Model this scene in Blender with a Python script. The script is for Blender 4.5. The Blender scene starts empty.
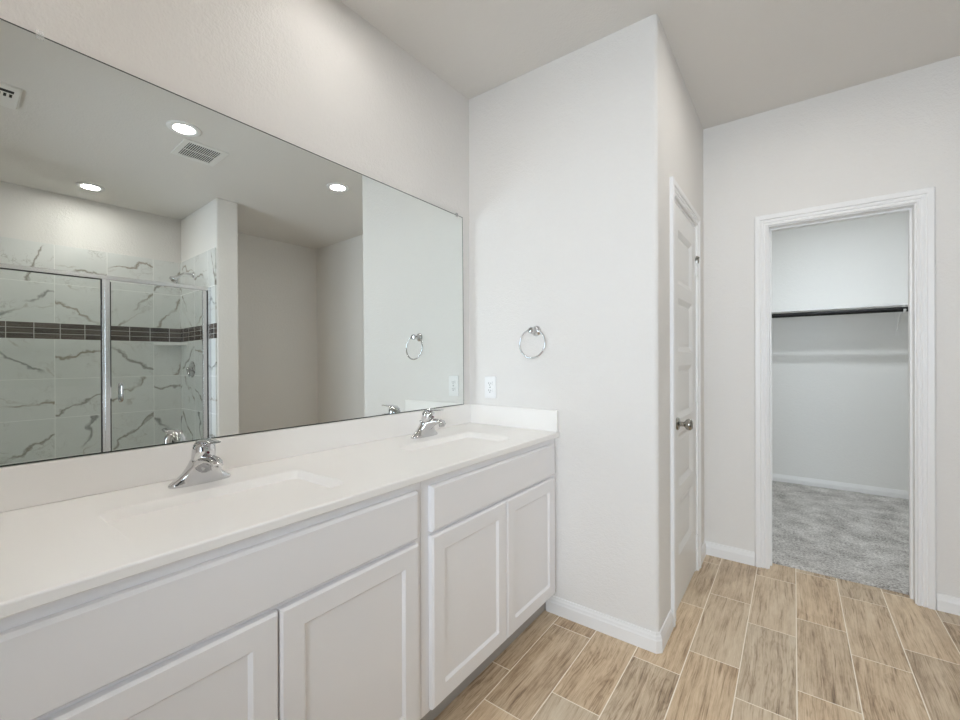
import bpy, bmesh, math, random
from mathutils import Vector, Matrix, noise as mnoise

random.seed(7)
SC = bpy.context.scene
COL = SC.collection
PI = math.pi

# ------------------------------------------------------------------ camera
CAM = (1.489, -1.9166, 1.2597)
YAW, ROLL, FPX = 0.6358, -0.0027, 425.11
cd = bpy.data.cameras.new('camera')
cd.sensor_fit = 'HORIZONTAL'
cd.sensor_width = 36.0
cd.lens = 36.0 * FPX / 960.0
cd.shift_y = -0.97 / 960.0
cd.clip_start = 0.02
cam = bpy.data.objects.new('camera', cd)
COL.objects.link(cam)
_f = Vector((-math.sin(YAW), math.cos(YAW), 0))
_r = Vector((math.cos(YAW), math.sin(YAW), 0))
_u = Vector((0, 0, 1))
_R = math.cos(ROLL) * _r + math.sin(ROLL) * _u
_U = -math.sin(ROLL) * _r + math.cos(ROLL) * _u
cam.matrix_world = Matrix(((_R.x, _U.x, -_f.x, CAM[0]), (_R.y, _U.y, -_f.y, CAM[1]),
                           (_R.z, _U.z, -_f.z, CAM[2]), (0, 0, 0, 1)))
SC.camera = cam

# ------------------------------------------------------------------ light and exposure
LAMP_POWER = 76.0          # emission of the downlight lenses
FILL_POWER = 170.0  # unseen fill lamp, added to lift the near end of the vanity
NOOK_POWER = 160.0
VANITY_POWER = 74.0
SHOWER_POWER = 148.0
CLOSET_POWER = 650.0
WINDOW_POWER = 64.0        # daylight coming in through the window behind the camera
SC.view_settings.view_transform = 'Standard'
SC.view_settings.look = 'None'
SC.view_settings.gamma = 1.0
SC.view_settings.use_curve_mapping = False
SC.view_settings.exposure = -0.09
w = bpy.data.worlds.new('sky')
SC.world = w
w.use_nodes = True
bg = w.node_tree.nodes['Background']
bg.inputs[0].default_value = (0.62, 0.78, 1.0, 1)
bg.inputs[1].default_value = 2.0
ld = bpy.data.lights.new('daylight', 'AREA')
ld.shape = 'RECTANGLE'
ld.size, ld.size_y = 1.7, 1.5
ld.energy = WINDOW_POWER
ld.color = (0.85, 0.92, 1.0)
lo = bpy.data.objects.new('daylight', ld)
COL.objects.link(lo)
lo.location = (1.75, -3.15, 1.35)
lo.rotation_euler = (PI / 2, 0, 0)     # shines towards +y through the window
SC.cycles.max_bounces = 14
SC.cycles.diffuse_bounces = 8
SC.cycles.glossy_bounces = 6
SC.cycles.transparent_max_bounces = 16
SC.cycles.transmission_bounces = 8
SC.cycles.sample_clamp_indirect = 40.0
SC.cycles.use_denoising = True
SC.cycles.blur_glossy = 0.1

# ------------------------------------------------------------------ materials
class NT:
    """small node-tree helper"""
    def __init__(self, name):
        self.m = bpy.data.materials.new(name)
        self.m.use_nodes = True
        self.t = self.m.node_tree
        self.t.nodes.clear()
        self.out = self.n('ShaderNodeOutputMaterial')
    def n(self, kind, **kw):
        o = self.t.nodes.new(kind)
        for k, v in kw.items():
            setattr(o, k, v)
        return o
    def l(self, a, b):
        self.t.links.new(a, b)
    def _in(self, sock, v):
        if hasattr(v, 'is_linked') or isinstance(v, bpy.types.NodeSocket):
            self.l(v, sock)
        else:
            sock.default_value = v
    def math(self, op, a, b=None, c=None, clamp=False):
        o = self.n('ShaderNodeMath', operation=op, use_clamp=clamp)
        self._in(o.inputs[0], a)
        if b is not None: self._in(o.inputs[1], b)
        if c is not None: self._in(o.inputs[2], c)
        return o.outputs[0]
    def mix(self, f, a, b, blend='MIX'):
        o = self.n('ShaderNodeMix', data_type='RGBA', blend_type=blend)
        self._in(o.inputs[0], f)
        self._in(o.inputs[6], a)
        self._in(o.inputs[7], b)
        return o.outputs[2]
    def ramp(self, f, stops):
        o = self.n('ShaderNodeValToRGB')
        e = o.color_ramp.elements
        while len(e) < len(stops): e.new(0.5)
        for i, (p, c) in enumerate(stops):
            e[i].position = p
            e[i].color = c if len(c) == 4 else (*c, 1)
        self._in(o.inputs[0], f)
        return o.outputs[0]
    def comb(self, x, y, z):
        o = self.n('ShaderNodeCombineXYZ')
        for i, v in enumerate((x, y, z)): self._in(o.inputs[i], v)
        return o.outputs[0]
    def sep(self, v):
        o = self.n('ShaderNodeSeparateXYZ')
        self.l(v, o.inputs[0])
        return o.outputs
    def noise(self, vec, scale, detail=3, rough=0.5, dist=0.0):
        o = self.n('ShaderNodeTexNoise')
        self.l(vec, o.inputs['Vector'])
        o.inputs['Scale'].default_value = scale
        o.inputs['Detail'].default_value = detail
        o.inputs['Roughness'].default_value = rough
        o.inputs['Distortion'].default_value = dist
        return o.outputs
    def white(self, vec):
        o = self.n('ShaderNodeTexWhiteNoise', noise_dimensions='3D')
        self.l(vec, o.inputs['Vector'])
        return o.outputs
    def coord(self):
        return self.n('ShaderNodeTexCoord').outputs['Object']
    def bsdf(self, base, rough=0.5, metal=0.0, spec=0.5, normal=None, coat=0.0):
        b = self.n('ShaderNodeBsdfPrincipled')
        self._in(b.inputs['Base Color'], base if not isinstance(base, tuple) or len(base) == 4 else (*base, 1))
        self._in(b.inputs['Roughness'], rough)
        b.inputs['Metallic'].default_value = metal
        b.inputs['Specular IOR Level'].default_value = spec
        b.inputs['Coat Weight'].default_value = coat
        if normal is not None: self.l(normal, b.inputs['Normal'])
        self.l(b.outputs[0], self.out.inputs[0])
        return b
    def bump(self, h, strength, dist=0.01, normal=None):
        b = self.n('ShaderNodeBump')
        b.inputs['Strength'].default_value = strength
        b.inputs['Distance'].default_value = dist
        self.l(h, b.inputs['Height'])
        if normal is not None: self.l(normal, b.inputs['Normal'])
        return b.outputs[0]

def plain(name, col, rough=0.5, metal=0.0, spec=0.5, coat=0.0, bump=None):
    t = NT(name)
    nrm = None
    if bump:
        nz = t.noise(t.coord(), bump[0], 3, 0.55)
        nrm = t.bump(nz[0], bump[1], bump[2])
    t.bsdf(col, rough, metal, spec, nrm, coat)
    return t.m

def paint_mat(name, col, scale=140.0, strength=0.35):
    """painted drywall with an orange-peel texture"""
    t = NT(name)
    c = t.coord()
    a = t.noise(c, scale, 2, 0.5)[0]
    b = t.noise(c, scale * 0.37, 2, 0.5)[0]
    h = t.math('ADD', a, b)
    h = t.ramp(t.math('MULTIPLY', h, 0.5), [(0.42, (0, 0, 0)), (0.62, (1, 1, 1))])
    nrm = t.bump(h, strength, 0.002)
    big = t.noise(c, 1.3, 2)[0]
    base = t.mix(t.math('MULTIPLY', big, 0.35), (*col, 1), (col[0] * .985, col[1] * .98, col[2] * .97, 1))
    t.bsdf(base, 0.85, 0, 0.25, nrm)
    return t.m

M = {}
M['wall'] = paint_mat('wall_paint', (0.80, 0.785, 0.765))
M['ceiling'] = paint_mat('ceiling_paint', (0.75, 0.73, 0.70), 120, 0.25)
M['closet_wall'] = paint_mat('closet_paint', (0.83, 0.83, 0.815))
M['trim'] = plain('trim_enamel', (0.86, 0.86, 0.86), 0.35, 0, 0.4)
M['door'] = plain('door_enamel', (0.84, 0.84, 0.83), 0.38, 0, 0.4)
M['cabinet'] = plain('cabinet_enamel', (0.87, 0.86, 0.87), 0.36, 0, 0.45, bump=(60, 0.03, 0.001))
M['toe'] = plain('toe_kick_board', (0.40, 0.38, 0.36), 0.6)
M['counter'] = plain('cultured_marble', (0.92, 0.905, 0.885), 0.30, 0, 0.45)
M['chrome'] = plain('polished_chrome', (0.68, 0.68, 0.69), 0.06, 1.0)
M['nickel'] = plain('satin_nickel', (0.40, 0.39, 0.36), 0.16, 1.0)
M['alum'] = plain('bright_aluminium', (0.80, 0.81, 0.83), 0.22, 1.0)
M['gasket'] = plain('black_gasket', (0.03, 0.03, 0.03), 0.5)
M['bronze'] = plain('dark_bronze_rod', (0.009, 0.009, 0.009), 0.38, 0.0, 0.3)
M['plastic'] = plain('white_plastic', (0.84, 0.84, 0.84), 0.3)
M['slot'] = plain('dark_slot', (0.03, 0.03, 0.03), 0.7)
M['vent'] = plain('vent_enamel', (0.78, 0.77, 0.74), 0.4)
M['duct'] = plain('painted_duct_shade', (0.025, 0.024, 0.022), 0.8)  # near-black colour paints the shade inside register and fan slots
M['shelf'] = plain('shelf_board', (0.84, 0.84, 0.83), 0.45)
M['red'] = plain('red_mark', (0.16, 0.015, 0.04), 0.3)
M['pan'] = plain('shower_pan_acrylic', (0.82, 0.82, 0.81), 0.25)
M['drain'] = plain('drain_chrome', (0.6, 0.6, 0.6), 0.15, 1.0)

def mirror_mat():
    t = NT('silvered_mirror')
    g = t.n('ShaderNodeBsdfGlossy')
    g.inputs['Color'].default_value = (0.83, 0.86, 0.84, 1)
    g.inputs['Roughness'].default_value = 0.0
    t.l(g.outputs[0], t.out.inputs[0])
    return t.m
M['mirror'] = mirror_mat()
M['mirror_edge'] = plain('mirror_dark_rim', (0.05, 0.06, 0.055), 0.35)  # dark strip along the border of the front face

def glass_mat(name, tint, fac=1.0):
    t = NT(name)
    tr = t.n('ShaderNodeBsdfTransparent')
    tr.inputs[0].default_value = (*tint, 1)
    gl = t.n('ShaderNodeBsdfGlossy')
    gl.inputs['Roughness'].default_value = 0.02
    fr = t.n('ShaderNodeFresnel')
    fr.inputs[0].default_value = 1.5
    mx = t.n('ShaderNodeMixShader')
    t.l(t.math('MULTIPLY', fr.outputs[0], fac), mx.inputs[0])
    t.l(tr.outputs[0], mx.inputs[1])
    t.l(gl.outputs[0], mx.inputs[2])
    t.l(mx.outputs[0], t.out.inputs[0])
    return t.m
M['glass'] = glass_mat('shower_glass', (0.982, 0.996, 0.990), 0.7)
M['pane'] = glass_mat('window_glass', (0.97, 0.98, 0.98))
def clear_mat():
    t = NT('clear_plastic')
    tr = t.n('ShaderNodeBsdfTransparent')
    df = t.n('ShaderNodeBsdfPrincipled')
    df.inputs['Base Color'].default_value = (0.85, 0.86, 0.85, 1)
    df.inputs['Roughness'].default_value = 0.1
    mx = t.n('ShaderNodeMixShader')
    mx.inputs[0].default_value = 0.22
    t.l(tr.outputs[0], mx.inputs[1])
    t.l(df.outputs[0], mx.inputs[2])
    t.l(mx.outputs[0], t.out.inputs[0])
    return t.m
M['clip'] = clear_mat()

def emit_mat(name, col, s):
    t = NT(name)
    e = t.n('ShaderNodeEmission')
    e.inputs[0].default_value = (*col, 1)
    e.inputs[1].default_value = s
    t.l(e.outputs[0], t.out.inputs[0])
    return t.m
M['lens'] = emit_mat('lamp_lens', (1.0, 0.95, 0.88), LAMP_POWER)
M['lens_fill'] = emit_mat('fill_lamp_lens', (1.0, 0.95, 0.90), FILL_POWER)
M['lens_nook'] = emit_mat('nook_lamp_lens', (1.0, 0.96, 0.90), NOOK_POWER)
M['lens_vanity'] = emit_mat('vanity_lamp_lens', (1.0, 0.96, 0.91), VANITY_POWER)
M['lens_shower'] = emit_mat('shower_lamp_lens', (1.0, 0.97, 0.92), SHOWER_POWER)
M['lens_closet'] = emit_mat('closet_lamp_lens', (0.88, 0.95, 1.0), CLOSET_POWER)

def floor_mat():
    """wood-look porcelain planks, half-running bond, pale grout"""
    t = NT('wood_plank_tile')
    x, y, z = t.sep(t.coord())[:3]
    X0, PW, PL, GR = 0.564, 0.1864, 0.5575, 0.0036
    cx = t.math('DIVIDE', t.math('SUBTRACT', x, X0 - 20 * PW), PW)
    col = t.math('FLOOR', cx)
    fx = t.math('FRACT', cx)
    par = t.math('MODULO', col, 2.0)                       # 0: even columns
    off = t.math('ADD', 0.473, t.math('MULTIPLY', par, 0.094 - 0.473))
    cy = t.math('DIVIDE', t.math('SUBTRACT', y, t.math('SUBTRACT', off, 10 * PL)), PL)
    row = t.math('FLOOR', cy)
    fy = t.math('FRACT', cy)
    dx = t.math('MULTIPLY', t.math('MINIMUM', fx, t.math('SUBTRACT', 1.0, fx)), PW)
    dy = t.math('MULTIPLY', t.math('MINIMUM', fy, t.math('SUBTRACT', 1.0, fy)), PL)
    d = t.math('MINIMUM', dx, dy)
    grout = t.math('SUBTRACT', 1.0, t.math('DIVIDE', t.math('SUBTRACT', d, GR * 0.44), GR * 0.20), clamp=True)
    idv = t.comb(col, row, 3.7)
    rnd = t.white(idv)
    rv = rnd[0]
    rc = t.sep(rnd[1])
    # grain coordinates: stretched along y, shifted for every plank
    gx = t.math('ADD', x, t.math('MULTIPLY', rc[0], 7.0))
    gy = t.math('ADD', y, t.math('MULTIPLY', rc[1], 9.0))
    warp = t.noise(t.comb(t.math('MULTIPLY', gx, 5.0), t.math('MULTIPLY', gy, 1.6), rv), 1.0, 3, 0.5)[0]
    wx = t.math('ADD', gx, t.math('MULTIPLY', t.math('SUBTRACT', warp, 0.5), 0.06))
    grain = t.noise(t.comb(t.math('MULTIPLY', wx, 46.0), t.math('MULTIPLY', gy, 2.6), rv), 1.0, 8, 0.68)[0]
    fine = t.noise(t.comb(t.math('MULTIPLY', wx, 330.0), t.math('MULTIPLY', gy, 9.0), rv), 1.0, 4, 0.7)[0]
    broad = t.noise(t.comb(t.math('MULTIPLY', wx, 11.0), t.math('MULTIPLY', gy, 1.5), rv), 1.0, 4, 0.55)[0]
    spots = t.noise(t.comb(t.math('MULTIPLY', wx, 34.0), t.math('MULTIPLY', gy, 9.0), t.math('ADD', rv, 5.0)), 1.0, 5, 0.7)[0]
    # cathedral figure: thin dark lines of a warped field, on some planks only
    ring = t.math('POWER', t.math('ABSOLUTE', t.math('SINE', t.math('MULTIPLY', broad, 46.0))), 5.0)
    where = t.math('GREATER_THAN', t.noise(t.comb(t.math('MULTIPLY', gx, 6.0), t.math('MULTIPLY', gy, 2.5), rv), 1.0, 1)[0], 0.52)
    figure = t.math('MULTIPLY', t.math('MULTIPLY', where, t.math('GREATER_THAN', rc[2], 0.35)), t.math('MULTIPLY', ring, -0.060))
    g = t.math('ADD', t.math('MULTIPLY', grain, 0.42), t.math('MULTIPLY', fine, 0.34))
    g = t.math('ADD', g, t.math('MULTIPLY', broad, 0.24))
    g = t.math('ADD', g, t.math('MULTIPLY', t.math('SUBTRACT', spots, 0.5), 0.27))
    streak = t.noise(t.comb(t.math('MULTIPLY', wx, 120.0), t.math('MULTIPLY', gy, 3.6), t.math('ADD', rv, 11.0)), 1.0, 4, 0.6)[0]
    streak = t.math('MULTIPLY', t.math('SUBTRACT', 0.47, streak, clamp=True), -0.75)
    g = t.math('ADD', t.math('ADD', g, 0.022), streak)
    g = t.math('ADD', g, figure)
    g = t.math('ADD', g, t.math('MULTIPLY', t.math('SUBTRACT', rv, 0.5), 0.09))
    wood = t.ramp(g, [(0.31, (0.200, 0.134, 0.084)), (0.41, (0.390, 0.285, 0.188)), (0.49, (0.545, 0.425, 0.295)),
                      (0.57, (0.650, 0.535, 0.390)), (0.70, (0.740, 0.650, 0.520))])
    tintc = t.mix(rc[1], (1.05, 0.99, 0.92, 1), (0.97, 0.98, 0.99, 1))
    wood = t.mix(1.0, wood, tintc, 'MULTIPLY')
    base = t.mix(grout, wood, (0.92, 0.84, 0.72, 1))
    h = t.math('SUBTRACT', t.math('MULTIPLY', g, 0.25), grout)
    nrm = t.bump(h, 0.35, 0.002)
    rough = t.math('ADD', 0.36, t.math('MULTIPLY', grout, 0.45))
    t.bsdf(base, rough, 0, 0.4, nrm)
    return t.m
M['floor'] = floor_mat()

def carpet_mat():
    t = NT('grey_cut_pile_carpet')
    c = t.coord()
    a = t.noise(c, 75, 4, 0.8)[0]
    b = t.noise(c, 6, 3, 0.6)[0]
    g = t.math('ADD', t.math('MULTIPLY', a, 0.75), t.math('MULTIPLY', b, 0.35))
    base = t.ramp(g, [(0.40, (0.20, 0.185, 0.17)), (0.53, (0.50, 0.48, 0.455)), (0.66, (0.78, 0.76, 0.73))])
    t.bsdf(base, 0.95, 0, 0.1, t.bump(a, 0.8, 0.006))
    return t.m
M['carpet'] = carpet_mat()

def marble_tile_mat(name, axis, u0, v0, band=True):
    """13-inch white marble tiles with grey-brown veins, plus a three-row dark mosaic band. axis: wall runs along x or y"""
    t = NT(name)
    x, y, z = t.sep(t.coord())[:3]
    u = y if axis == 'y' else x
    TU, TV, GR = 0.345, 0.337, 0.0042
    ZB, ZT = 1.482, 1.620
    above = t.math('GREATER_THAN', z, (ZB + ZT) / 2)
    vz = t.math('ADD', t.math('MULTIPLY', above, t.math('SUBTRACT', z, ZT)), t.math('MULTIPLY', t.math('SUBTRACT', 1.0, above), t.math('SUBTRACT', z, ZB)))
    cu = t.math('ADD', t.math('DIVIDE', t.math('SUBTRACT', u, u0), TU), 20.0)
    cv = t.math('ADD', t.math('DIVIDE', vz, TV), 20.0)
    iu, fu = t.math('FLOOR', cu), t.math('FRACT', cu)
    iv, fv = t.math('FLOOR', cv), t.math('FRACT', cv)
    du = t.math('MULTIPLY', t.math('MINIMUM', fu, t.math('SUBTRACT', 1.0, fu)), TU)
    dv = t.math('MULTIPLY', t.math('MINIMUM', fv, t.math('SUBTRACT', 1.0, fv)), TV)
    gr = t.math('LESS_THAN', t.math('MINIMUM', du, dv), GR / 2)
    rnd = t.white(t.comb(iu, iv, above))
    rc = t.sep(rnd[1])
    # vein field, rotated and shifted per tile
    ang = t.math('MULTIPLY', t.math('SUBTRACT', rc[0], 0.5), 2.6)
    pu, pv = t.math('MULTIPLY', t.math('SUBTRACT', fu, 0.5), TU), t.math('MULTIPLY', t.math('SUBTRACT', fv, 0.5), TV)
    ca, sa = t.math('COSINE', ang), t.math('SINE', ang)
    ru = t.math('SUBTRACT', t.math('MULTIPLY', pu, ca), t.math('MULTIPLY', pv, sa))
    rv = t.math('ADD', t.math('MULTIPLY', pu, sa), t.math('MULTIPLY', pv, ca))
    sh = t.math('MULTIPLY', rnd[0], 40.0)
    vec = t.comb(t.math('ADD', ru, sh), t.math('ADD', rv, t.math('MULTIPLY', rc[2], 30.0)), 0.0)
    n1 = t.noise(vec, 6.0, 4, 0.55)[0]
    shift = t.math('MULTIPLY', t.math('SUBTRACT', rc[1], 0.5), 0.16)
    line = t.math('ABSOLUTE', t.math('ADD', t.math('SUBTRACT', rv, shift), t.math('MULTIPLY', t.math('SUBTRACT', n1, 0.5), 0.22)))
    thick = t.math('MULTIPLY_ADD', t.noise(vec, 9.0, 2)[0], 0.030, 0.001)
    vein = t.math('SUBTRACT', 1.0, t.math('DIVIDE', line, thick), clamp=True)
    patch = t.ramp(t.noise(vec, 4.0, 2)[0], [(0.34, (0, 0, 0)), (0.50, (1, 1, 1))])
    vein = t.math('MULTIPLY', t.math('POWER', vein, 0.7), t.sep(patch)[0])
    n2 = t.noise(vec, 11.0, 5, 0.6)[0]
    line2 = t.math('ABSOLUTE', t.math('SUBTRACT', n2, 0.5))
    vein2 = t.math('MULTIPLY', t.math('SUBTRACT', 1.0, t.math('DIVIDE', line2, 0.016), clamp=True),
                   t.sep(t.ramp(t.noise(vec, 5.0, 1)[0], [(0.50, (0, 0, 0)), (0.66, (1, 1, 1))]))[0])
    line3 = t.math('ABSOLUTE', t.math('ADD', t.math('SUBTRACT', t.math('ADD', rv, t.math('MULTIPLY', ru, 0.35)), t.math('SUBTRACT', t.math('MULTIPLY', rnd[0], 0.24), 0.12)),
                                      t.math('MULTIPLY', t.math('SUBTRACT', n1, 0.5), 0.30)))
    vein3 = t.math('MULTIPLY', t.math('SUBTRACT', 1.0, t.math('DIVIDE', line3, 0.010), clamp=True), t.math('SUBTRACT', 1.0, t.sep(patch)[0]))
    cloud = t.noise(vec, 3.5, 3)[0]
    white = t.mix(cloud, (0.83, 0.84, 0.83, 1), (0.73, 0.755, 0.74, 1))
    vcol = t.mix(rc[2], (0.22, 0.23, 0.225, 1), (0.30, 0.245, 0.175, 1))
    base = t.mix(t.math('MULTIPLY', vein, 0.88), white, vcol)
    base = t.mix(t.math('MULTIPLY', vein3, 0.65), base, (0.40, 0.36, 0.29, 1))
    base = t.mix(t.math('MULTIPLY', vein2, 0.55), base, (0.33, 0.31, 0.27, 1))
    base = t.mix(gr, base, (0.95, 0.95, 0.93, 1))
    # mosaic band
    MW, MH = 0.157, (ZT - ZB) / 3
    inb = t.math('MULTIPLY', t.math('GREATER_THAN', z, ZB), t.math('LESS_THAN', z, ZT))
    mu = t.math('ADD', t.math('DIVIDE', t.math('SUBTRACT', u, u0 - 0.028), MW), 30.0)
    mv = t.math('DIVIDE', t.math('SUBTRACT', z, ZB), MH)
    fmu, fmv = t.math('FRACT', mu), t.math('FRACT', mv)
    d1 = t.math('MULTIPLY', t.math('MINIMUM', fmu, t.math('SUBTRACT', 1.0, fmu)), MW)
    d2 = t.math('MULTIPLY', t.math('MINIMUM', fmv, t.math('SUBTRACT', 1.0, fmv)), MH)
    mg = t.math('MAXIMUM', t.math('LESS_THAN', d1, 0.0024), t.math('LESS_THAN', d2, 0.0016))
    mid = t.white(t.comb(t.math('FLOOR', mu), t.math('FLOOR', mv), 1.0))
    streak = t.noise(t.comb(t.math('MULTIPLY', u, 6.0), t.math('MULTIPLY', z, 120.0), mid[0]), 1.0, 3)[0]
    mc = t.ramp(t.math('ADD', t.math('MULTIPLY', streak, 0.7), t.math('MULTIPLY', mid[0], 0.3)),
                [(0.30, (0.050, 0.038, 0.033)), (0.55, (0.105, 0.083, 0.072)), (0.80, (0.19, 0.155, 0.135))])
    mc = t.mix(mg, mc, (0.62, 0.60, 0.57, 1))
    base = t.mix(inb, base, mc)
    g2 = t.math('ADD', t.math('MULTIPLY', gr, t.math('SUBTRACT', 1.0, inb)), t.math('MULTIPLY', mg, inb))
    nrm = t.bump(t.math('SUBTRACT', 1.0, g2), 0.4, 0.0015)
    t.bsdf(base, t.math('ADD', 0.14, t.math('MULTIPLY', g2, 0.5)), 0, 0.5, nrm)
    return t.m
M['tile_y'] = marble_tile_mat('marble_tile_back', 'y', -0.593, 0)
M['tile_x'] = marble_tile_mat('marble_tile_side', 'x', 3.51, 0)

# ------------------------------------------------------------------ geometry helpers
K = 0.0184                     # the vanity wall runs about one degree off square
def shear(v):
    k = K + (0.009 - K) * min(max(v[0] / 0.57, 0.0), 1.0)   # the vanity front is closer to square
    return (v[0] + k * v[1], v[1], v[2])

def finish(name, bm, mat, parent=None, warp=None, smooth=None, bevel=None):
    """link a bmesh as one object"""
    if warp:
        for v in bm.verts: v.co = warp(v.co)
    bmesh.ops.recalc_face_normals(bm, faces=bm.faces)
    me = bpy.data.meshes.new(name)
    bm.to_mesh(me)
    bm.free()
    for m in (mat if isinstance(mat, (list, tuple)) else [mat]): me.materials.append(m)
    o = bpy.data.objects.new(name, me)
    COL.objects.link(o)
    if parent is not None: o.parent = parent
    if smooth is not None:
        for p in me.polygons: p.use_smooth = True
        me.set_sharp_from_angle(angle=math.radians(smooth))
    if bevel:
        b = o.modifiers.new('bevel', 'BEVEL')
        b.width, b.segments, b.limit_method = bevel, 2, 'ANGLE'
        b.angle_limit = math.radians(40)
    return o

def tag(o, label=None, cat=None, group=None, kind=None):
    if label: o['label'] = label
    if cat: o['category'] = cat
    if group: o['group'] = group
    if kind: o['kind'] = kind
    return o

def empty(name, loc):
    o = bpy.data.objects.new(name, None)
    o.empty_display_size = 0.05
    o.location = loc
    COL.objects.link(o)
    return o

def box(bm, x0, x1, y0, y1, z0, z1, mi=0):
    v = [bm.verts.new(p) for p in ((x0, y0, z0), (x1, y0, z0), (x1, y1, z0), (x0, y1, z0),
                                   (x0, y0, z1), (x1, y0, z1), (x1, y1, z1), (x0, y1, z1))]
    for f in ((0, 3, 2, 1), (4, 5, 6, 7), (0, 1, 5, 4), (1, 2, 6, 5), (2, 3, 7, 6), (3, 0, 4, 7)):
        bm.faces.new([v[i] for i in f]).material_index = mi

def boxes(*bs):
    bm = bmesh.new()
    for b in bs: box(bm, *b)
    return bm

def prism(bm, pts, z0, z1):
    a = [bm.verts.new((x, y, z0)) for x, y in pts]
    b = [bm.verts.new((x, y, z1)) for x, y in pts]
    n = len(pts)
    bm.faces.new(a[::-1])
    bm.faces.new(b)
    for i in range(n):
        bm.faces.new((a[i], a[(i + 1) % n], b[(i + 1) % n], b[i]))

def loft(bm, rings, cap=True, closed=True):
    R = [[bm.verts.new(p) for p in r] for r in rings]
    n = len(R[0])
    for a, b in zip(R, R[1:]):
        for i in range(n if closed else n - 1):
            bm.faces.new((a[i], a[(i + 1) % n], b[(i + 1) % n], b[i]))
    if cap:
        bm.faces.new(R[0][::-1])
        bm.faces.new(R[-1])

def lathe(bm, prof, org=(0, 0, 0), axis=(0, 0, 1), n=32):
    """prof: list of (radius, height) along axis"""
    ax = Vector(axis).normalized()
    t = Vector((1, 0, 0)) if abs(ax.x) < 0.9 else Vector((0, 1, 0))
    a = ax.cross(t).normalized()
    b = ax.cross(a)
    o = Vector(org)
    loft(bm, [[o + ax * h + (a * math.cos(2 * PI * i / n) + b * math.sin(2 * PI * i / n)) * max(r, 1e-4)
               for i in range(n)] for r, h in prof])

def tube(bm, pts, r, n=12, closed=False):
    P = [Vector(p) for p in pts]
    m = len(P)
    rad = r if isinstance(r, (list, tuple)) else [r] * m
    rings = []
    up = None
    for i in range(m):
        if closed: d = (P[(i + 1) % m] - P[i - 1]).normalized()
        else: d = (P[min(i + 1, m - 1)] - P[max(i - 1, 0)]).normalized()
        if up is None:
            up = d.orthogonal().normalized()
        up = (up - d * up.dot(d)).normalized()
        s = d.cross(up)
        rings.append([P[i] + (up * math.cos(2 * PI * k / n) + s * math.sin(2 * PI * k / n)) * rad[i] for k in range(n)])
    if closed:
        # match the last ring to the first one
        loft(bm, rings, cap=False)
        bm.verts.ensure_lookup_table()
        vs = list(bm.verts)[-m * n:]
        a, b = vs[-n:], vs[:n]
        k0 = min(range(n), key=lambda k: (a[0].co - b[k].co).length)
        for i in range(n):
            bm.faces.new((a[i], a[(i + 1) % n], b[(i + 1 + k0) % n], b[(i + k0) % n]))
    else:
        loft(bm, rings)

def rounded_rect(cx, cy, hx, hy, r, n=6):
    pts = []
    for sx, sy, a0 in ((1, 1, 0), (-1, 1, PI / 2), (-1, -1, PI), (1, -1, 1.5 * PI)):
        for i in range(n + 1):
            a = a0 + (PI / 2) * i / n
            pts.append((cx + sx * (hx - r) + r * math.cos(a), cy + sy * (hy - r) + r * math.sin(a)))
    return pts

def profile_run(bm, path, prof, side=1, closed_ends=True):
    """sweep a baseboard profile [(offset, z)] along a plan path with mitred corners"""
    P = [Vector((x, y)) for x, y in path]
    n = len(P)
    nor = []
    for i in range(n - 1):
        d = (P[i + 1] - P[i]).normalized()
        nor.append(Vector((d.y, -d.x)) * side)
    rings = []
    for i in range(n):
        a = nor[max(i - 1, 0)]
        b = nor[min(i, n - 2)]
        m = (a + b).normalized()
        k = 1.0 / max(m.dot(a), 0.3)
        rings.append([(P[i].x + m.x * o * k, P[i].y + m.y * o * k, z) for o, z in prof])
    loft(bm, rings)

BB = [(0, 0), (0.0135, 0), (0.0135, 0.052), (0.011, 0.058), (0.0095, 0.068), (0.007, 0.073), (0.0055, 0.082), (0.0, 0.083)]

def casing(bm, a0, a1, top, prof, to3d):
    """mitred door casing. prof: closed loop of (distance outward from the opening, proud of the wall); to3d(a, z, t)"""
    R = []
    for (a, z, sa, sz) in ((a0, 0, -1, 0), (a0, top, -1, 1), (a1, top, 1, 1), (a1, 0, 1, 0)):
        R.append([to3d(a + sa * o, z + sz * o, t) for o, t in prof])
    loft(bm, R)

CASE = [(0.006, 0.0), (0.006, 0.009), (0.010, 0.0115), (0.018, 0.0115), (0.020, 0.0065), (0.024, 0.0065), (0.027, 0.012), (0.037, 0.0125), (0.039, 0.0095),
        (0.042, 0.0095), (0.045, 0.0165), (0.067, 0.0175), (0.072, 0.014), (0.072, 0.0)]

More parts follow.
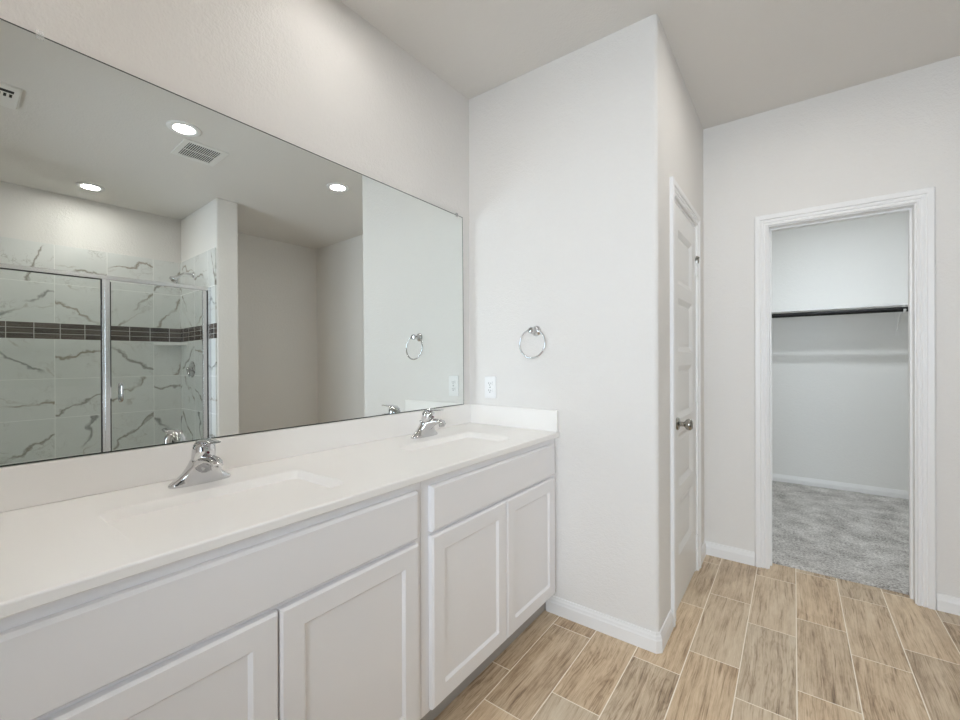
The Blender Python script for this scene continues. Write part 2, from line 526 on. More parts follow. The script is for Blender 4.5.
def panel_slab(bm, w, h, t, cols, rows, mapf, depth=0.009, slope=0.012, raised=None, chamfer=0.004):
    """a door or drawer slab with recessed panels. cols / rows: lists of (start, end) panel spans; front is at n = t"""
    us = sorted({chamfer, w - chamfer, *[c for s in cols for c in s]})
    vs = sorted({chamfer, h - chamfer, *[c for s in rows for c in s]})
    cache = {}
    def V(u, v, n):
        k = (round(u, 5), round(v, 5), round(n, 5))
        if k not in cache: cache[k] = bm.verts.new(mapf(u, v, n))
        return cache[k]
    def Q(*p): bm.faces.new([V(*q) for q in p])
    spc, spr = set((round(a, 5), round(b, 5)) for a, b in cols), set((round(a, 5), round(b, 5)) for a, b in rows)
    for u0, u1 in zip(us, us[1:]):
        for v0, v1 in zip(vs, vs[1:]):
            if (round(u0, 5), round(u1, 5)) in spc and (round(v0, 5), round(v1, 5)) in spr:
                steps = [(0, t), (slope, t - depth)]
                if raised:
                    steps += [(slope + raised[0], t - depth), (slope + raised[0] + raised[1], t - depth + raised[2])]
                for (i0, n0), (i1, n1) in zip(steps, steps[1:]):
                    a = [(u0 + i0, v0 + i0), (u1 - i0, v0 + i0), (u1 - i0, v1 - i0), (u0 + i0, v1 - i0)]
                    b = [(u0 + i1, v0 + i1), (u1 - i1, v0 + i1), (u1 - i1, v1 - i1), (u0 + i1, v1 - i1)]
                    for k in range(4):
                        Q((*a[k], n0), (*a[(k + 1) % 4], n0), (*b[(k + 1) % 4], n1), (*b[k], n1))
                Q(*[(*q, steps[-1][1]) for q in b])
            else:
                Q((u0, v0, t), (u1, v0, t), (u1, v1, t), (u0, v1, t))
    c = chamfer
    # chamfered rim, sides and back
    rim_u = [(u, c) for u in us] + [(w - c, v) for v in vs[1:]] + [(u, h - c) for u in us[-2::-1]] + [(c, v) for v in vs[-2:0:-1]]
    corners = [(0, 0), (w, 0), (w, h), (0, h)]
    def outer(u, v):
        return (0 if abs(u - c) < 1e-6 else (w if abs(u - w + c) < 1e-6 else u), 0 if abs(v - c) < 1e-6 else (h if abs(v - h + c) < 1e-6 else v))
    m = len(rim_u)
    for i in range(m):
        a, b = rim_u[i], rim_u[(i + 1) % m]
        oa, ob = outer(*a), outer(*b)
        Q((*a, t), (*b, t), (*ob, t - c), (*oa, t - c))
        Q((*oa, t - c), (*ob, t - c), (*ob, 0), (*oa, 0))
    bm.faces.new([V(*outer(*p), 0) for p in rim_u])

# ------------------------------------------------------------------ the room
W, L, H = 1.021, 1.155, 2.74
XR, YB = 3.575, -2.75
SY0, SY1, SX = -0.358, -0.176, 2.648          # shower stub wall
TW = 0.115
CX0, CX1, CY = 0.95, 3.15, 3.35               # closet
OX0, OX1, OH = 1.371, 1.987, 2.044            # closet doorway
DY0, DY1, DH = 0.290, 0.876, 2.045            # linen door opening in the partition side

tag(finish('floor', boxes((-0.25, XR + 0.2, YB - 0.2, CY + 0.1, -0.15, 0.0)), M['floor']),
    'wood-look plank tile floor of the bathroom', 'floor', kind='structure')
tag(finish('ceiling', boxes((-0.25, XR + 0.2, YB - 0.2, CY + 0.1, H, H + 0.12)), M['ceiling']),
    'flat painted ceiling over bathroom and closet', 'ceiling', kind='structure')
tag(finish('wall_left', boxes((-0.14, 0.0, YB - 0.12, 0.02, 0, H)), M['wall'], warp=shear),
    'pale textured wall behind the long mirror and vanity', 'wall', kind='structure')

bm = bmesh.new()
r = 0.02
arc = [(W - r + r * math.cos(-PI / 2 + PI / 2 * i / 8), r + r * math.sin(-PI / 2 + PI / 2 * i / 8)) for i in range(9)]
prism(bm, [(-0.14, 0)] + arc + [(W, DY0), (W - TW, DY0), (W - TW, TW), (-0.14, TW)], 0, H)
prism(bm, [(W, DY0), (W, DY1), (W - TW, DY1), (W - TW, DY0)], DH, H)
prism(bm, [(W, DY1), (W, L), (W - TW, L), (W - TW, DY1)], 0, H)
tag(finish('wall_end', bm, M['wall'], smooth=35), 'pale bullnose-cornered wall at vanity end, with towel ring', 'wall', kind='structure')

tag(finish('wall_back', boxes((W - TW, OX0 - 0.018, L, L + TW, 0, H), (OX1 + 0.018, XR + 0.1, L, L + TW, 0, H),
                              (OX0 - 0.018, OX1 + 0.018, L, L + TW, OH + 0.018, H)), M['wall']),
    'pale wall around the closet doorway', 'wall', kind='structure')
tag(finish('wall_right', boxes((XR, XR + 0.1, YB - 0.1, L, 0, H)), M['wall']),
    'pale wall seen in the mirror beyond the shower', 'wall', kind='structure')
tag(finish('wall_shower', boxes((SX, XR, SY0, SY1, 0, H)), M['wall'], bevel=0.012),
    'short wall closing the shower, its narrow end seen in mirror', 'wall', kind='structure')
SL = -1.87
tag(finish('wall_shower_far', boxes((SX, XR, SL - 0.18, SL, 0, H)), M['wall']),
    'short wall at the shower far end, outside the mirror view', 'wall', kind='structure')
WX0, WX1, WZ0, WZ1 = 0.95, 2.55, 0.65, 2.10
tag(finish('wall_rear', boxes((-0.1, WX0, YB - 0.12, YB, 0, H), (WX1, XR, YB - 0.12, YB, 0, H),
                              (WX0, WX1, YB - 0.12, YB, 0, WZ0), (WX0, WX1, YB - 0.12, YB, WZ1, H)), M['wall']),
    'wall behind the camera with a wide window', 'wall', kind='structure')
win = empty('window_1', ((WX0 + WX1) / 2, YB - 0.06, WZ0))
tag(win, 'wide window in the wall behind the camera', 'window', kind='structure')
def local(bm_, e):
    for v in bm_.verts: v.co -= e.location
    return bm_
f = 0.045
bm = boxes((WX0, WX1, YB - 0.09, YB - 0.03, WZ0, WZ0 + f), (WX0, WX1, YB - 0.09, YB - 0.03, WZ1 - f, WZ1),
           (WX0, WX0 + f, YB - 0.09, YB - 0.03, WZ0 + f, WZ1 - f), (WX1 - f, WX1, YB - 0.09, YB - 0.03, WZ0 + f, WZ1 - f),
           (1.75 - f / 2, 1.75 + f / 2, YB - 0.09, YB - 0.03, WZ0 + f, WZ1 - f))
finish('window_frame', local(bm, win), M['trim'], win)
finish('window_pane', local(boxes((WX0 + f, WX1 - f, YB - 0.063, YB - 0.057, WZ0 + f, WZ1 - f)), win), M['pane'], win)

# closet shell
tag(finish('wall_closet_back', boxes((CX0 - 0.1, CX1 + 0.1, CY, CY + 0.1, 0, H)), M['closet_wall']),
    'pale back wall of the closet behind shelf and rod', 'wall', kind='structure')
tag(finish('wall_closet_left', boxes((CX0 - 0.1, CX0, L + TW, CY, 0, H)), M['closet_wall']),
    'closet side wall hidden left of the doorway', 'wall', kind='structure')
tag(finish('wall_closet_right', boxes((CX1, CX1 + 0.1, L + TW, CY, 0, H)), M['closet_wall']),
    'closet side wall hidden right of the doorway', 'wall', kind='structure')

# shower tile cladding
TT = 2.292
tag(finish('wall_shower_tile', boxes((XR - 0.011, XR, SL, SY0, 0.03, TT)), M['tile_y']),
    'veined marble tile on the shower back wall with dark mosaic band', 'tiled wall', kind='structure')
tag(finish('wall_shower_tile_side', boxes((SX + 0.008, XR - 0.011, SY0 - 0.011, SY0, 0.03, TT)), M['tile_x']),
    'veined marble tile behind the shower head and valve', 'tiled wall', kind='structure')
tag(finish('wall_shower_tile_far', boxes((SX + 0.008, XR - 0.011, SL, SL + 0.011, 0.03, TT)), M['tile_x']),
    'veined marble tile on the shower far side', 'tiled wall', kind='structure')

# baseboards
ch = 0.012
bm = bmesh.new()
profile_run(bm, [(0.60, 0), (W - ch, 0), (W, ch), (W, DY0 - 0.075)], BB)
tag(finish('baseboard_end', bm, M['trim']), 'white baseboard wrapping the wall corner right of the vanity', 'baseboard', kind='structure')
bm = bmesh.new()
profile_run(bm, [(0.49, 0), (0.60, 0)], BB)
tag(finish('baseboard_vanity', bm, M['trim']), 'white baseboard stub running under the vanity end', 'baseboard', kind='structure')
bm = bmesh.new()
profile_run(bm, [(W, DY1 + 0.075), (W, L), (OX0 - 0.075, L)], BB)
tag(finish('baseboard_back', bm, M['trim']), 'short white baseboard between linen door and closet doorway', 'baseboard', kind='structure')
bm = bmesh.new()
profile_run(bm, [(OX1 + 0.075, L), (XR, L), (XR, SY1), (SX, SY1)], BB)
tag(finish('baseboard_right', bm, M['trim']), 'white baseboard right of the closet doorway', 'baseboard', kind='structure')
bm = bmesh.new()
profile_run(bm, [(CX0, CY), (CX1, CY)], BB)
tag(finish('baseboard_closet', bm, M['trim']), 'white baseboard above the carpet on the closet back wall', 'baseboard', kind='structure')

# door casings with their jambs
bm = bmesh.new()
casing(bm, OX0, OX1, OH, CASE, lambda a, z, t: (a, L - t, z))
casing(bm, OX0, OX1, OH, CASE, lambda a, z, t: (a, L + TW + t, z))
for b in ((OX0 - 0.017, OX0, L, L + TW, 0, OH), (OX1, OX1 + 0.017, L, L + TW, 0, OH), (OX0 - 0.017, OX1 + 0.017, L, L + TW, OH, OH + 0.017),
          (OX0, OX0 + 0.010, L + 0.05, L + 0.085, 0, OH - 0.010), (OX1 - 0.010, OX1, L + 0.05, L + 0.085, 0, OH - 0.010),
          (OX0, OX1, L + 0.05, L + 0.085, OH - 0.010, OH)):
    box(bm, *b)
tag(finish('trim_1', bm, M['trim'], bevel=0.0012), 'white moulded casing framing the open closet doorway', 'door casing', kind='structure')
bm = bmesh.new()
casing(bm, DY0 + 0.004, DY1 - 0.004, DH - 0.004, CASE, lambda a, z, t: (W + t, a, z))
for b in ((W - TW, W, DY0, DY0 + 0.012, 0, DH), (W - TW, W, DY1 - 0.012, DY1, 0, DH), (W - TW, W, DY0 + 0.012, DY1 - 0.012, DH - 0.012, DH)):
    box(bm, *b)
tag(finish('trim_2', bm, M['trim'], bevel=0.0012), 'white moulded casing around the closed linen door', 'door casing', kind='structure')

# closed five-panel door in the partition
d0, d1 = DY0 + 0.014, DY1 - 0.014
door = empty('door_1', (W - 0.035, (d0 + d1) / 2, 0.0))
tag(door, 'closed white five-panel door beside the wall corner', 'door', kind='structure')
dw, dh = d1 - d0, DH - 0.03
rows = [(0.252 + i * 0.343, 0.252 + i * 0.343 + 0.272) for i in range(5)]
bm = bmesh.new()
panel_slab(bm, dw, dh, 0.035, [(0.096, dw - 0.096)], rows, lambda u, v, n: (W - 0.035 + n, d0 + u, 0.014 + v),
           depth=0.013, slope=0.026, raised=(0.006, 0.010, 0.003), chamfer=0.002)
finish('door_slab', local(bm, door), M['door'], door)
bm = bmesh.new()
ky, kz = d0 + 0.060, 0.936
lathe(bm, [(0.0, 0.0), (0.031, 0.0), (0.0325, 0.004), (0.029, 0.010), (0.016, 0.013), (0.0115, 0.017), (0.0115, 0.032), (0.016, 0.037),
           (0.025, 0.044), (0.0285, 0.054), (0.0275, 0.063), (0.020, 0.071), (0.0, 0.074)], (W, ky, kz), (1, 0, 0))
tag(finish('knob', local(bm, door), M['nickel'], door, smooth=40), 'round satin nickel door knob')
for hz in (1.79, 1.045, 0.175):
    bm = boxes((W - 0.004, W + 0.001, d1 - 0.018, d1 + 0.010, hz - 0.044, hz + 0.044))
    lathe(bm, [(0.0058, -0.045), (0.0058, 0.045)], (W + 0.006, d1 + 0.004, hz), (0, 0, 1), 12)
    for k in (-0.031, 0.031):
        lathe(bm, [(0.007, k - 0.004), (0.007, k + 0.004)], (W + 0.006, d1 + 0.004, hz), (0, 0, 1), 12)
    finish('hinge', local(bm, door), M['plastic'], door, smooth=40)
bm = bmesh.new()
lathe(bm, [(0.0095, 0), (0.0105, 0.004), (0.0105, 0.032), (0.007, 0.036), (0.007, 0.042)], (W + 0.009, d1 + 0.010, 1.822), (0, 0, 1), 14)
tube(bm, [(W + 0.008, d1 + 0.004, 1.850), (W + 0.022, d1 - 0.016, 1.850)], 0.0055, 10)
tag(finish('door_stop', local(bm, door), M['nickel'], door, smooth=40), 'grey hinge-pin door stop on the top hinge')

# ------------------------------------------------------------------ vanity: two base cabinets
def cabinet(y0, y1, split, d_lo, d_hi, label):
    """base cabinet with a wide false drawer over two shaker doors (all in the wall's own frame, then skewed with it)"""
    root = empty('vanity_cabinet', shear((0.27, (y0 + y1) / 2, 0)))
    tag(root, label, 'cabinet', 'vanity base cabinets')
    def put(name, bm_, mat, **kw):
        for v in bm_.verts: v.co = Vector(shear(v.co)) - root.location
        return finish(name, bm_, mat, root, **kw)
    FX = 0.533
    put('cabinet_body', boxes((0.02, FX - 0.02, y0, y0 + 0.016, 0.105, 0.874), (0.02, FX - 0.02, y1 - 0.016, y1, 0.105, 0.874),
                              (0.02, FX - 0.02, y0 + 0.016, y1 - 0.016, 0.105, 0.121), (0.012, 0.02, y0, y1, 0.105, 0.874)), M['cabinet'])
    # face frame
    put('face_frame', boxes((FX - 0.02, FX, y0, y0 + 0.038, 0.105, 0.874), (FX - 0.02, FX, y1 - 0.038, y1, 0.105, 0.874),
                            (FX - 0.02, FX, y0 + 0.038, y1 - 0.038, 0.840, 0.874), (FX - 0.02, FX, y0 + 0.038, y1 - 0.038, 0.675, 0.705),
                            (FX - 0.02, FX, y0 + 0.038, y1 - 0.038, 0.105, 0.140)), M['cabinet'])
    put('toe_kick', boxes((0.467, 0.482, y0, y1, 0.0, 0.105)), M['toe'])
    bm_ = bmesh.new()
    panel_slab(bm_, d_hi - d_lo, 0.150, 0.020, [], [], lambda u, v, n: (FX + 0.001 + n, d_lo + u, 0.696 + v), chamfer=0.007)
    put('drawer_front', bm_, M['cabinet'])
    for a, b in ((d_lo, split - 0.002), (split + 0.002, d_hi)):
        bm_ = bmesh.new()
        ww, hh = b - a, 0.566
        panel_slab(bm_, ww, hh, 0.020, [(0.058, ww - 0.058)], [(0.058, hh - 0.058)],
                   lambda u, v, n: (FX + 0.001 + n, a + u, 0.117 + v), depth=0.008, slope=0.008, chamfer=0.006)
        put('cabinet_door', bm_, M['cabinet'])
    return root
cabinet(-1.872, -0.934, -1.406, -1.858, -0.960, 'white two-door vanity cabinet under the nearer sink, left of the other')
cabinet(-0.932, -0.003, -0.460, -0.898, -0.034, 'white two-door vanity cabinet under the far sink, against the end wall')
# filler strip between the far cabinet and the end wall belongs to that cabinet's front frame
CT, CTH = 0.900, 0.024
CE = 0.562
CY0, CY1 = -1.90, -0.0005
top = empty('vanity_countertop', shear((0.29, -0.95, CT - CTH)))
tag(top, 'long white vanity countertop with two moulded rectangular basins', 'countertop')
def put_top(name, bm_, mat, parent=top, **kw):
    off = parent.location if parent is top else top.location
    for v in bm_.verts: v.co = Vector(shear(v.co)) - off
    return finish(name, bm_, mat, parent, **kw)
BAS = [(-1.400, 0.2500), (-0.4950, 0.2350)]     # basin centre, half length
BX0, BX1 = 0.198, 0.458
HX, CXM = (BX1 - BX0) / 2, (BX0 + BX1) / 2
bm = bmesh.new()
# top slab: outer outline with two rounded holes
def ring_edges(pts, z):
    vs = [bm.verts.new((x, y, z)) for x, y in pts]
    return [bm.edges.new((vs[i], vs[(i + 1) % len(vs)])) for i in range(len(vs))]
es = ring_edges([(0.0, CY0), (CE - 0.004, CY0), (CE - 0.004, CY1), (0.0, CY1)], CT)
for yc, hl in BAS:
    es += ring_edges(rounded_rect(CXM, yc, HX, hl, 0.030, 5), CT)
bmesh.ops.triangle_fill(bm, use_beauty=True, use_dissolve=False, edges=es)
# front edge and underside
rnd = [(CE - 0.004, CT), (CE - 0.0012, CT - 0.0012), (CE, CT - 0.004), (CE, CT - CTH + 0.003), (CE - 0.003, CT - CTH), (0.0, CT - CTH)]
loft(bm, [[(x, y, z) for x, z in rnd] for y in (CY0, CY1)], cap=False, closed=False)
for y in (CY0, CY1):
    bm.faces.new([bm.verts.new(p) for p in [(0.0, y, CT)] + [(x, y, z) for x, z in rnd]])
put_top('countertop_slab', bm, M['counter'])
bm = boxes((0.0, 0.019, CY0, CY1, CT, CT + 0.106))
put_top('backsplash', bm, M['counter'], bevel=0.004)
bm = boxes((0.019, CE - 0.006, -0.0195, CY1, CT, CT + 0.106))
put_top('side_splash', bm, M['counter'], bevel=0.004)
for yc, hl in BAS:
    bm = bmesh.new()
    rings = []
    for dz, bk, fr, sd, rr in ((0, 0, 0, 0, .024), (-0.003, 0.003, 0.003, 0.003, .024), (-0.030, 0.010, 0.010, 0.014, .028), (-0.060, 0.018, 0.018, 0.034, .034),
                           (-0.084, 0.030, 0.030, 0.066, .040), (-0.099, 0.050, 0.050, 0.110, .040), (-0.106, 0.078, 0.078, 0.165, .030)):
        xa_, xb_ = BX0 + bk, BX1 - fr
        rings.append([(x, y, CT + dz) for x, y in rounded_rect((xa_ + xb_) / 2, yc, (xb_ - xa_) / 2, hl - sd, min(rr, (xb_ - xa_) / 2 - .002), 5)])
    loft(bm, rings, cap=False)
    bm.faces.new([bm.verts.new(p) for p in rings[-1]])
    bmesh.ops.remove_doubles(bm, verts=bm.verts, dist=1e-5)
    b_ = put_top('sink_basin', bm, M['counter'], smooth=50)
    bm = bmesh.new()
    lathe(bm, [(0, 0), (0.022, 0), (0.022, 0.003), (0.016, 0.004), (0.014, 0.002), (0, 0.002)], (CXM, yc, CT - 0.1065), (0, 0, 1), 24)
    d_ = put_top('drain', bm, M['drain'], smooth=40)

# faucets
def faucet(y, label):
    root = empty('basin_faucet', shear((0.105, y, CT)))
    tag(root, label, 'faucet', 'chrome basin faucets')
    root.rotation_euler = (0, 0, -K)
    bm_ = bmesh.new()
    def sec(z, hx, hy, cx=0.0, p=2.6, n=36):
        out = []
        for i in range(n):
            a = 2 * PI * i / n
            c, s = math.cos(a), math.sin(a)
            out.append((cx + hx * math.copysign(abs(c) ** (2 / p), c), hy * math.copysign(abs(s) ** (2 / p), s), z))
        return out
    loft(bm_, [sec(0, .027, .080), sec(.005, .0275, .0805, .0005), sec(.010, .0270, .0765, .001), sec(.016, .0265, .0680, .002), sec(.024, .0268, .0585, .0045),
               sec(.034, .0274, .0490, .008), sec(.046, .0280, .0415, .012), sec(.058, .0285, .0360, .0160), sec(.064, .0288, .0335, .0180), sec(.068, .0288, .0325, .0195), sec(.071, .0275, .0305, .0202)])
    finish('faucet_body', bm_, M['chrome'], root, smooth=50)
    # spout sweeping forwards
    bm_ = bmesh.new()
    path = [(0.006, .044, .028, .034), (0.028, .057, .0235, .031), (0.052, .068, .0180, .0265), (0.076, .0750, .0135, .0215), (0.098, .0755, .0115, .0185),
            (0.114, .0715, .0105, .0165), (0.122, .0665, .0085, .0140)]
    rings = []
    for i, (px, pz, hz_, hy_) in enumerate(path):
        a, b = path[max(i - 1, 0)], path[min(i + 1, len(path) - 1)]
        d = Vector((b[0] - a[0], 0, b[1] - a[1])).normalized()
        nz = Vector((-d.z, 0, d.x))
        rings.append([Vector((px, 0, pz)) + nz * hz_ * math.sin(2 * PI * k / 20) + Vector((0, hy_, 0)) * math.cos(2 * PI * k / 20) for k in range(20)])
    loft(bm_, rings)
    finish('spout', bm_, M['chrome'], root, smooth=50)
    bm_ = bmesh.new()
    lathe(bm_, [(0.0125, 0), (0.0125, 0.014), (0.0115, 0.016), (0.009, 0.016), (0.009, 0.010)], (0.109, 0, 0.069), (0.18, 0, -1), 20)
    finish('aerator', bm_, M['chrome'], root, smooth=40)
    # dome cap and flat lever
    bm_ = bmesh.new()
    lathe(bm_, [(0.0, .0), (0.0290, .0), (0.0302, .004), (0.0302, .016), (0.0296, .032), (0.0270, .045), (0.0210, .0530), (0.0110, .0570), (0.0, .058)], (0.0200, 0, .069), (0.20, 0, 1), 32)
    finish('handle_cap', bm_, M['chrome'], root, smooth=50)
    bm_ = bmesh.new()
    rings = []
    for px, pz, hy_, th in ((0.012, .1200, .016, .004), (0.028, .1245, .0240, .0060), (0.048, .1270, .0230, .0055), (0.068, .1275, .0195, .0045), (0.088, .1278, .0165, .0038),
                            (0.106, .1285, .0145, .0032), (0.114, .1292, .0110, .0024)):
        rings.append([(px, hy_ * math.cos(2 * PI * k / 16), pz + th * math.sin(2 * PI * k / 16)) for k in range(16)])
    loft(bm_, rings)
    finish('lever', bm_, M['chrome'], root, smooth=60)
    bm_ = bmesh.new()
    lathe(bm_, [(0, 0), (0.0036, 0), (0.0032, 0.0015), (0, 0.002)], (0.0570, 0, 0.094), (1, 0, -0.2), 16)
    tag(finish('temperature_mark', bm_, M['red'], root), 'small dark red temperature dot')
    # pop-up rod behind the body
    bm_ = bmesh.new()
    lathe(bm_, [(0.002, 0), (0.002, 0.040), (0.0048, 0.042), (0.0052, 0.048), (0.003, 0.052)], (-0.020, 0, 0.02), (-0.12, 0, 1), 14)
    finish('lift_rod', bm_, M['chrome'], root, smooth=40)
    return root
faucet(-1.398, 'chrome single-lever faucet at the nearer basin')
faucet(-0.470, 'chrome single-lever faucet at the far basin by end wall')

# mirror: leans very slightly, resting on the backsplash
mir = empty('wall_mirror', shear((0.004, -0.93, 1.007)))
tag(mir, 'long frameless mirror above the vanity backsplash', 'mirror')
LEAN = 0.0059
def mwarp(v):
    x, y, z = v
    return Vector(shear((x - LEAN * (z - 1.5), y, z))) - mir.location
MY0, MY1, MZ0, MZ1 = -1.87, -0.068, 1.0075, 2.0535
bm = bmesh.new()
box(bm, 0.0055, 0.0115, MY0, MY1, MZ0, MZ1, 1)
for v in bm.verts:                       # the top edge rises slightly towards the near end
    if v.co.z > 1.5: v.co.z = 2.0485 + 0.0139 * (MY1 - v.co.y)
bm.normal_update()
ff = [f_ for f_ in bm.faces if f_.calc_center_median().x > 0.0114]
bmesh.ops.inset_individual(bm, faces=ff, thickness=0.0035, use_even_offset=True)
for f_ in bm.faces:
    c_ = f_.calc_center_median()
    if c_.x > 0.0114: f_.material_index = 0 if f_.calc_area() > 0.5 else 1
for v in bm.verts: v.co = mwarp(v.co)
finish('mirror_glass', bm, [M['mirror'], M['mirror_edge']], mir)
for cy_ in (-1.714, -0.118):
    MZ1 = 2.0485 + 0.0139 * (MY1 - cy_)
    bm = boxes((0.0118, 0.0150, cy_ - 0.007, cy_ + 0.007, MZ1 - 0.010, MZ1 + 0.010), (0.0045, 0.0118, cy_ - 0.007, cy_ + 0.007, MZ1 + 0.0005, MZ1 + 0.010))
    lathe(bm, [(0.0045, 0), (0.004, 0.002), (0, 0.0025)], (0.0150, cy_, MZ1 + 0.003), (1, 0, 0), 12)
    for v in bm.verts: v.co = mwarp(v.co)
    tag(finish('mirror_clip', bm, M['clip'], mir), 'clear plastic mirror clip on the top edge')

# ------------------------------------------------------------------ end wall fittings
ring = empty('towel_ring', (0.434, 0, 1.402))
tag(ring, 'chrome towel ring hanging on the end wall', 'towel ring')
bm = bmesh.new()
lathe(bm, [(0, 0), (0.0255, 0), (0.0265, 0.004), (0.023, 0.010), (0.013, 0.014), (0.011, 0.020), (0.011, 0.040), (0.0165, 0.046), (0.018, 0.053),
           (0.0145, 0.061), (0, 0.064)], (0, 0, 0), (0, -1, 0), 32)
finish('mounting_post', bm, M['chrome'], ring, smooth=40)
bm = bmesh.new()
R_ = 0.072
tube(bm, [(R_ * math.sin(2 * PI * i / 64), -0.047 + 0.006 * math.cos(2 * PI * i / 64), -0.066 + R_ * math.cos(2 * PI * i / 64)) for i in range(64)], 0.0045, 12, closed=True)
finish('ring', bm, M['chrome'], ring, smooth=60)

outlet = empty('wall_outlet', (0.147, 0, 1.105))
tag(outlet, 'white electrical outlet on end wall above the side splash', 'outlet')
bm = boxes((-0.038, 0.038, -0.006, 0, -0.060, 0.060))
finish('cover_plate', bm, M['plastic'], outlet, bevel=0.003)
for s in (1, -1):
    bm = bmesh.new()
    pts = rounded_rect(0, s * 0.0195, 0.0168, 0.0140, 0.009, 5)
    loft(bm, [[(x, -0.004, z) for x, z in pts], [(x, -0.0085, z) for x, z in pts]])
    rc = finish('receptacle', bm, M['plastic'], outlet)
    bm = boxes((-0.0078, -0.0052, -0.0088, -0.0084, s * 0.0195 - 0.002, s * 0.0195 + 0.007), (0.0052, 0.0078, -0.0088, -0.0084, s * 0.0195 - 0.001, s * 0.0195 + 0.006))
    lathe(bm, [(0.0026, 0), (0.0026, 0.0004)], (0, -0.0084, s * 0.0195 - 0.0075), (0, -1, 0), 12)
    finish('slots', bm, M['slot'], rc)
bm = bmesh.new()
lathe(bm, [(0.0035, 0), (0.003, 0.0014), (0, 0.0018)], (0, -0.006, 0), (0, -1, 0), 14)
finish('screw', bm, M['nickel'], outlet)

# ------------------------------------------------------------------ ceiling fittings
def downlight(x, y, lens, label, r_=0.092):
    root = empty('recessed_light', (x, y, H))
    tag(root, label, 'ceiling light', 'recessed ceiling lights')
    bm_ = bmesh.new()
    prof = [(r_, 0), (r_, -0.004), (r_ * 0.93, -0.008), (r_ * 0.68, -0.009), (r_ * 0.63, -0.006), (r_ * 0.63, 0)]
    n = 40
    loft(bm_, [[(a * math.cos(2 * PI * i / n), a * math.sin(2 * PI * i / n), h) for i in range(n)] for a, h in prof + prof[:1]], cap=False)
    bmesh.ops.remove_doubles(bm_, verts=bm_.verts, dist=1e-6)
    finish('trim_ring', bm_, M['plastic'], root, smooth=40)
    bm_ = bmesh.new()
    lathe(bm_, [(0, -0.0005), (r_ * 0.625, -0.0005), (r_ * 0.625, -0.005), (0, -0.006)], (0, 0, 0), (0, 0, 1), 40)
    finish('lens', bm_, lens, root, smooth=40)
downlight(1.580, -0.922, M['lens'], 'recessed ceiling light beside the square air register')
downlight(1.634, 0.210, M['lens_nook'], 'recessed ceiling light near the closet wall, rightmost in the mirror')
downlight(0.345, -0.960, M['lens_vanity'], 'recessed ceiling light over the vanity, above the top edge of view')
downlight(0.800, -2.020, M['lens_fill'], 'added fill light behind the camera, unseen')  # added fill lamp, placed to brighten the near-left wall
downlight(3.180, -1.110, M['lens_shower'], 'recessed ceiling light over the shower stall')
downlight(1.900, 2.200, M['lens_closet'], 'recessed ceiling light inside the closet, above the doorway', 0.080)

reg = empty('air_register', (1.855, -0.745, H))
tag(reg, 'white slatted air register in ceiling beside recessed light', 'air vent')
hx, hy, ins = 0.150, 0.135, 0.036
bm = boxes((-hx, hx, -hy, -hy + ins, -0.007, 0), (-hx, hx, hy - ins, hy, -0.007, 0), (-hx, -hx + ins, -hy + ins, hy - ins, -0.007, 0),
           (hx - ins, hx, -hy + ins, hy - ins, -0.007, 0))
finish('register_frame', bm, M['vent'], reg, bevel=0.003)
bm = boxes((-hx + ins, hx - ins, -hy + ins, hy - ins, -0.0012, -0.0004))  # thin flat sheet, its dark colour stands for the shaded duct
finish('duct_shade_sheet', bm, M['duct'], reg)
bm = bmesh.new()
ns = 16
for i in range(ns):
    y = -hy + ins + (i + 0.5) * 2 * (hy - ins) / ns
    box(bm, -hx + ins, hx - ins, y - 0.0023, y + 0.0023, -0.0078, -0.0058)
box(bm, -0.003, 0.003, -hy + ins, hy - ins, -0.0058, -0.0042)
finish('slats', bm, M['vent'], reg)

fan = empty('exhaust_vent', (1.930, -1.735, H))
tag(fan, 'white exhaust fan grille in ceiling, at mirror edge', 'exhaust vent')
fx_, fy_ = 0.135, 0.135
bm = bmesh.new()
loft(bm, [[(x, y, z) for x, y in rounded_rect(0, 0, fx_ - i, fy_ - i, 0.012, 4)] for z, i in ((0, 0), (-0.010, 0.002), (-0.018, 0.010))])
finish('fan_cover', bm, M['vent'], fan)
bm = bmesh.new()
box(bm, -0.105, -0.075, -0.105, 0.105, -0.0190, -0.0178)  # flat strips on the cover, slot shade put into their colour
for i in range(10):
    y = -0.098 + i * 0.0215
    box(bm, -0.060, -0.020, y - 0.0055, y + 0.0055, -0.0190, -0.0178)
finish('slot_shade_strips', bm, M['duct'], fan)

# ------------------------------------------------------------------ shower seen in the mirror
XF = 2.765
pan = empty('shower_pan', (3.17, -1.11, 0))
tag(pan, 'white shower pan with raised curb below the glass enclosure', 'shower pan')
finish('pan_floor', local(boxes((XF + 0.05, XR - 0.013, SL + 0.013, SY0 - 0.013, 0.0, 0.035)), pan), M['pan'], pan)
finish('curb', local(boxes((XF - 0.05, XF + 0.05, SL + 0.013, SY0 - 0.013, 0.0, 0.115)), pan), M['pan'], pan, bevel=0.008)
bm = bmesh.new()
lathe(bm, [(0, 0), (0.05, 0), (0.05, 0.004), (0, 0.004)], (3.17, -1.11, 0.035), (0, 0, 1), 24)
finish('pan_drain', local(bm, pan), M['drain'], pan)

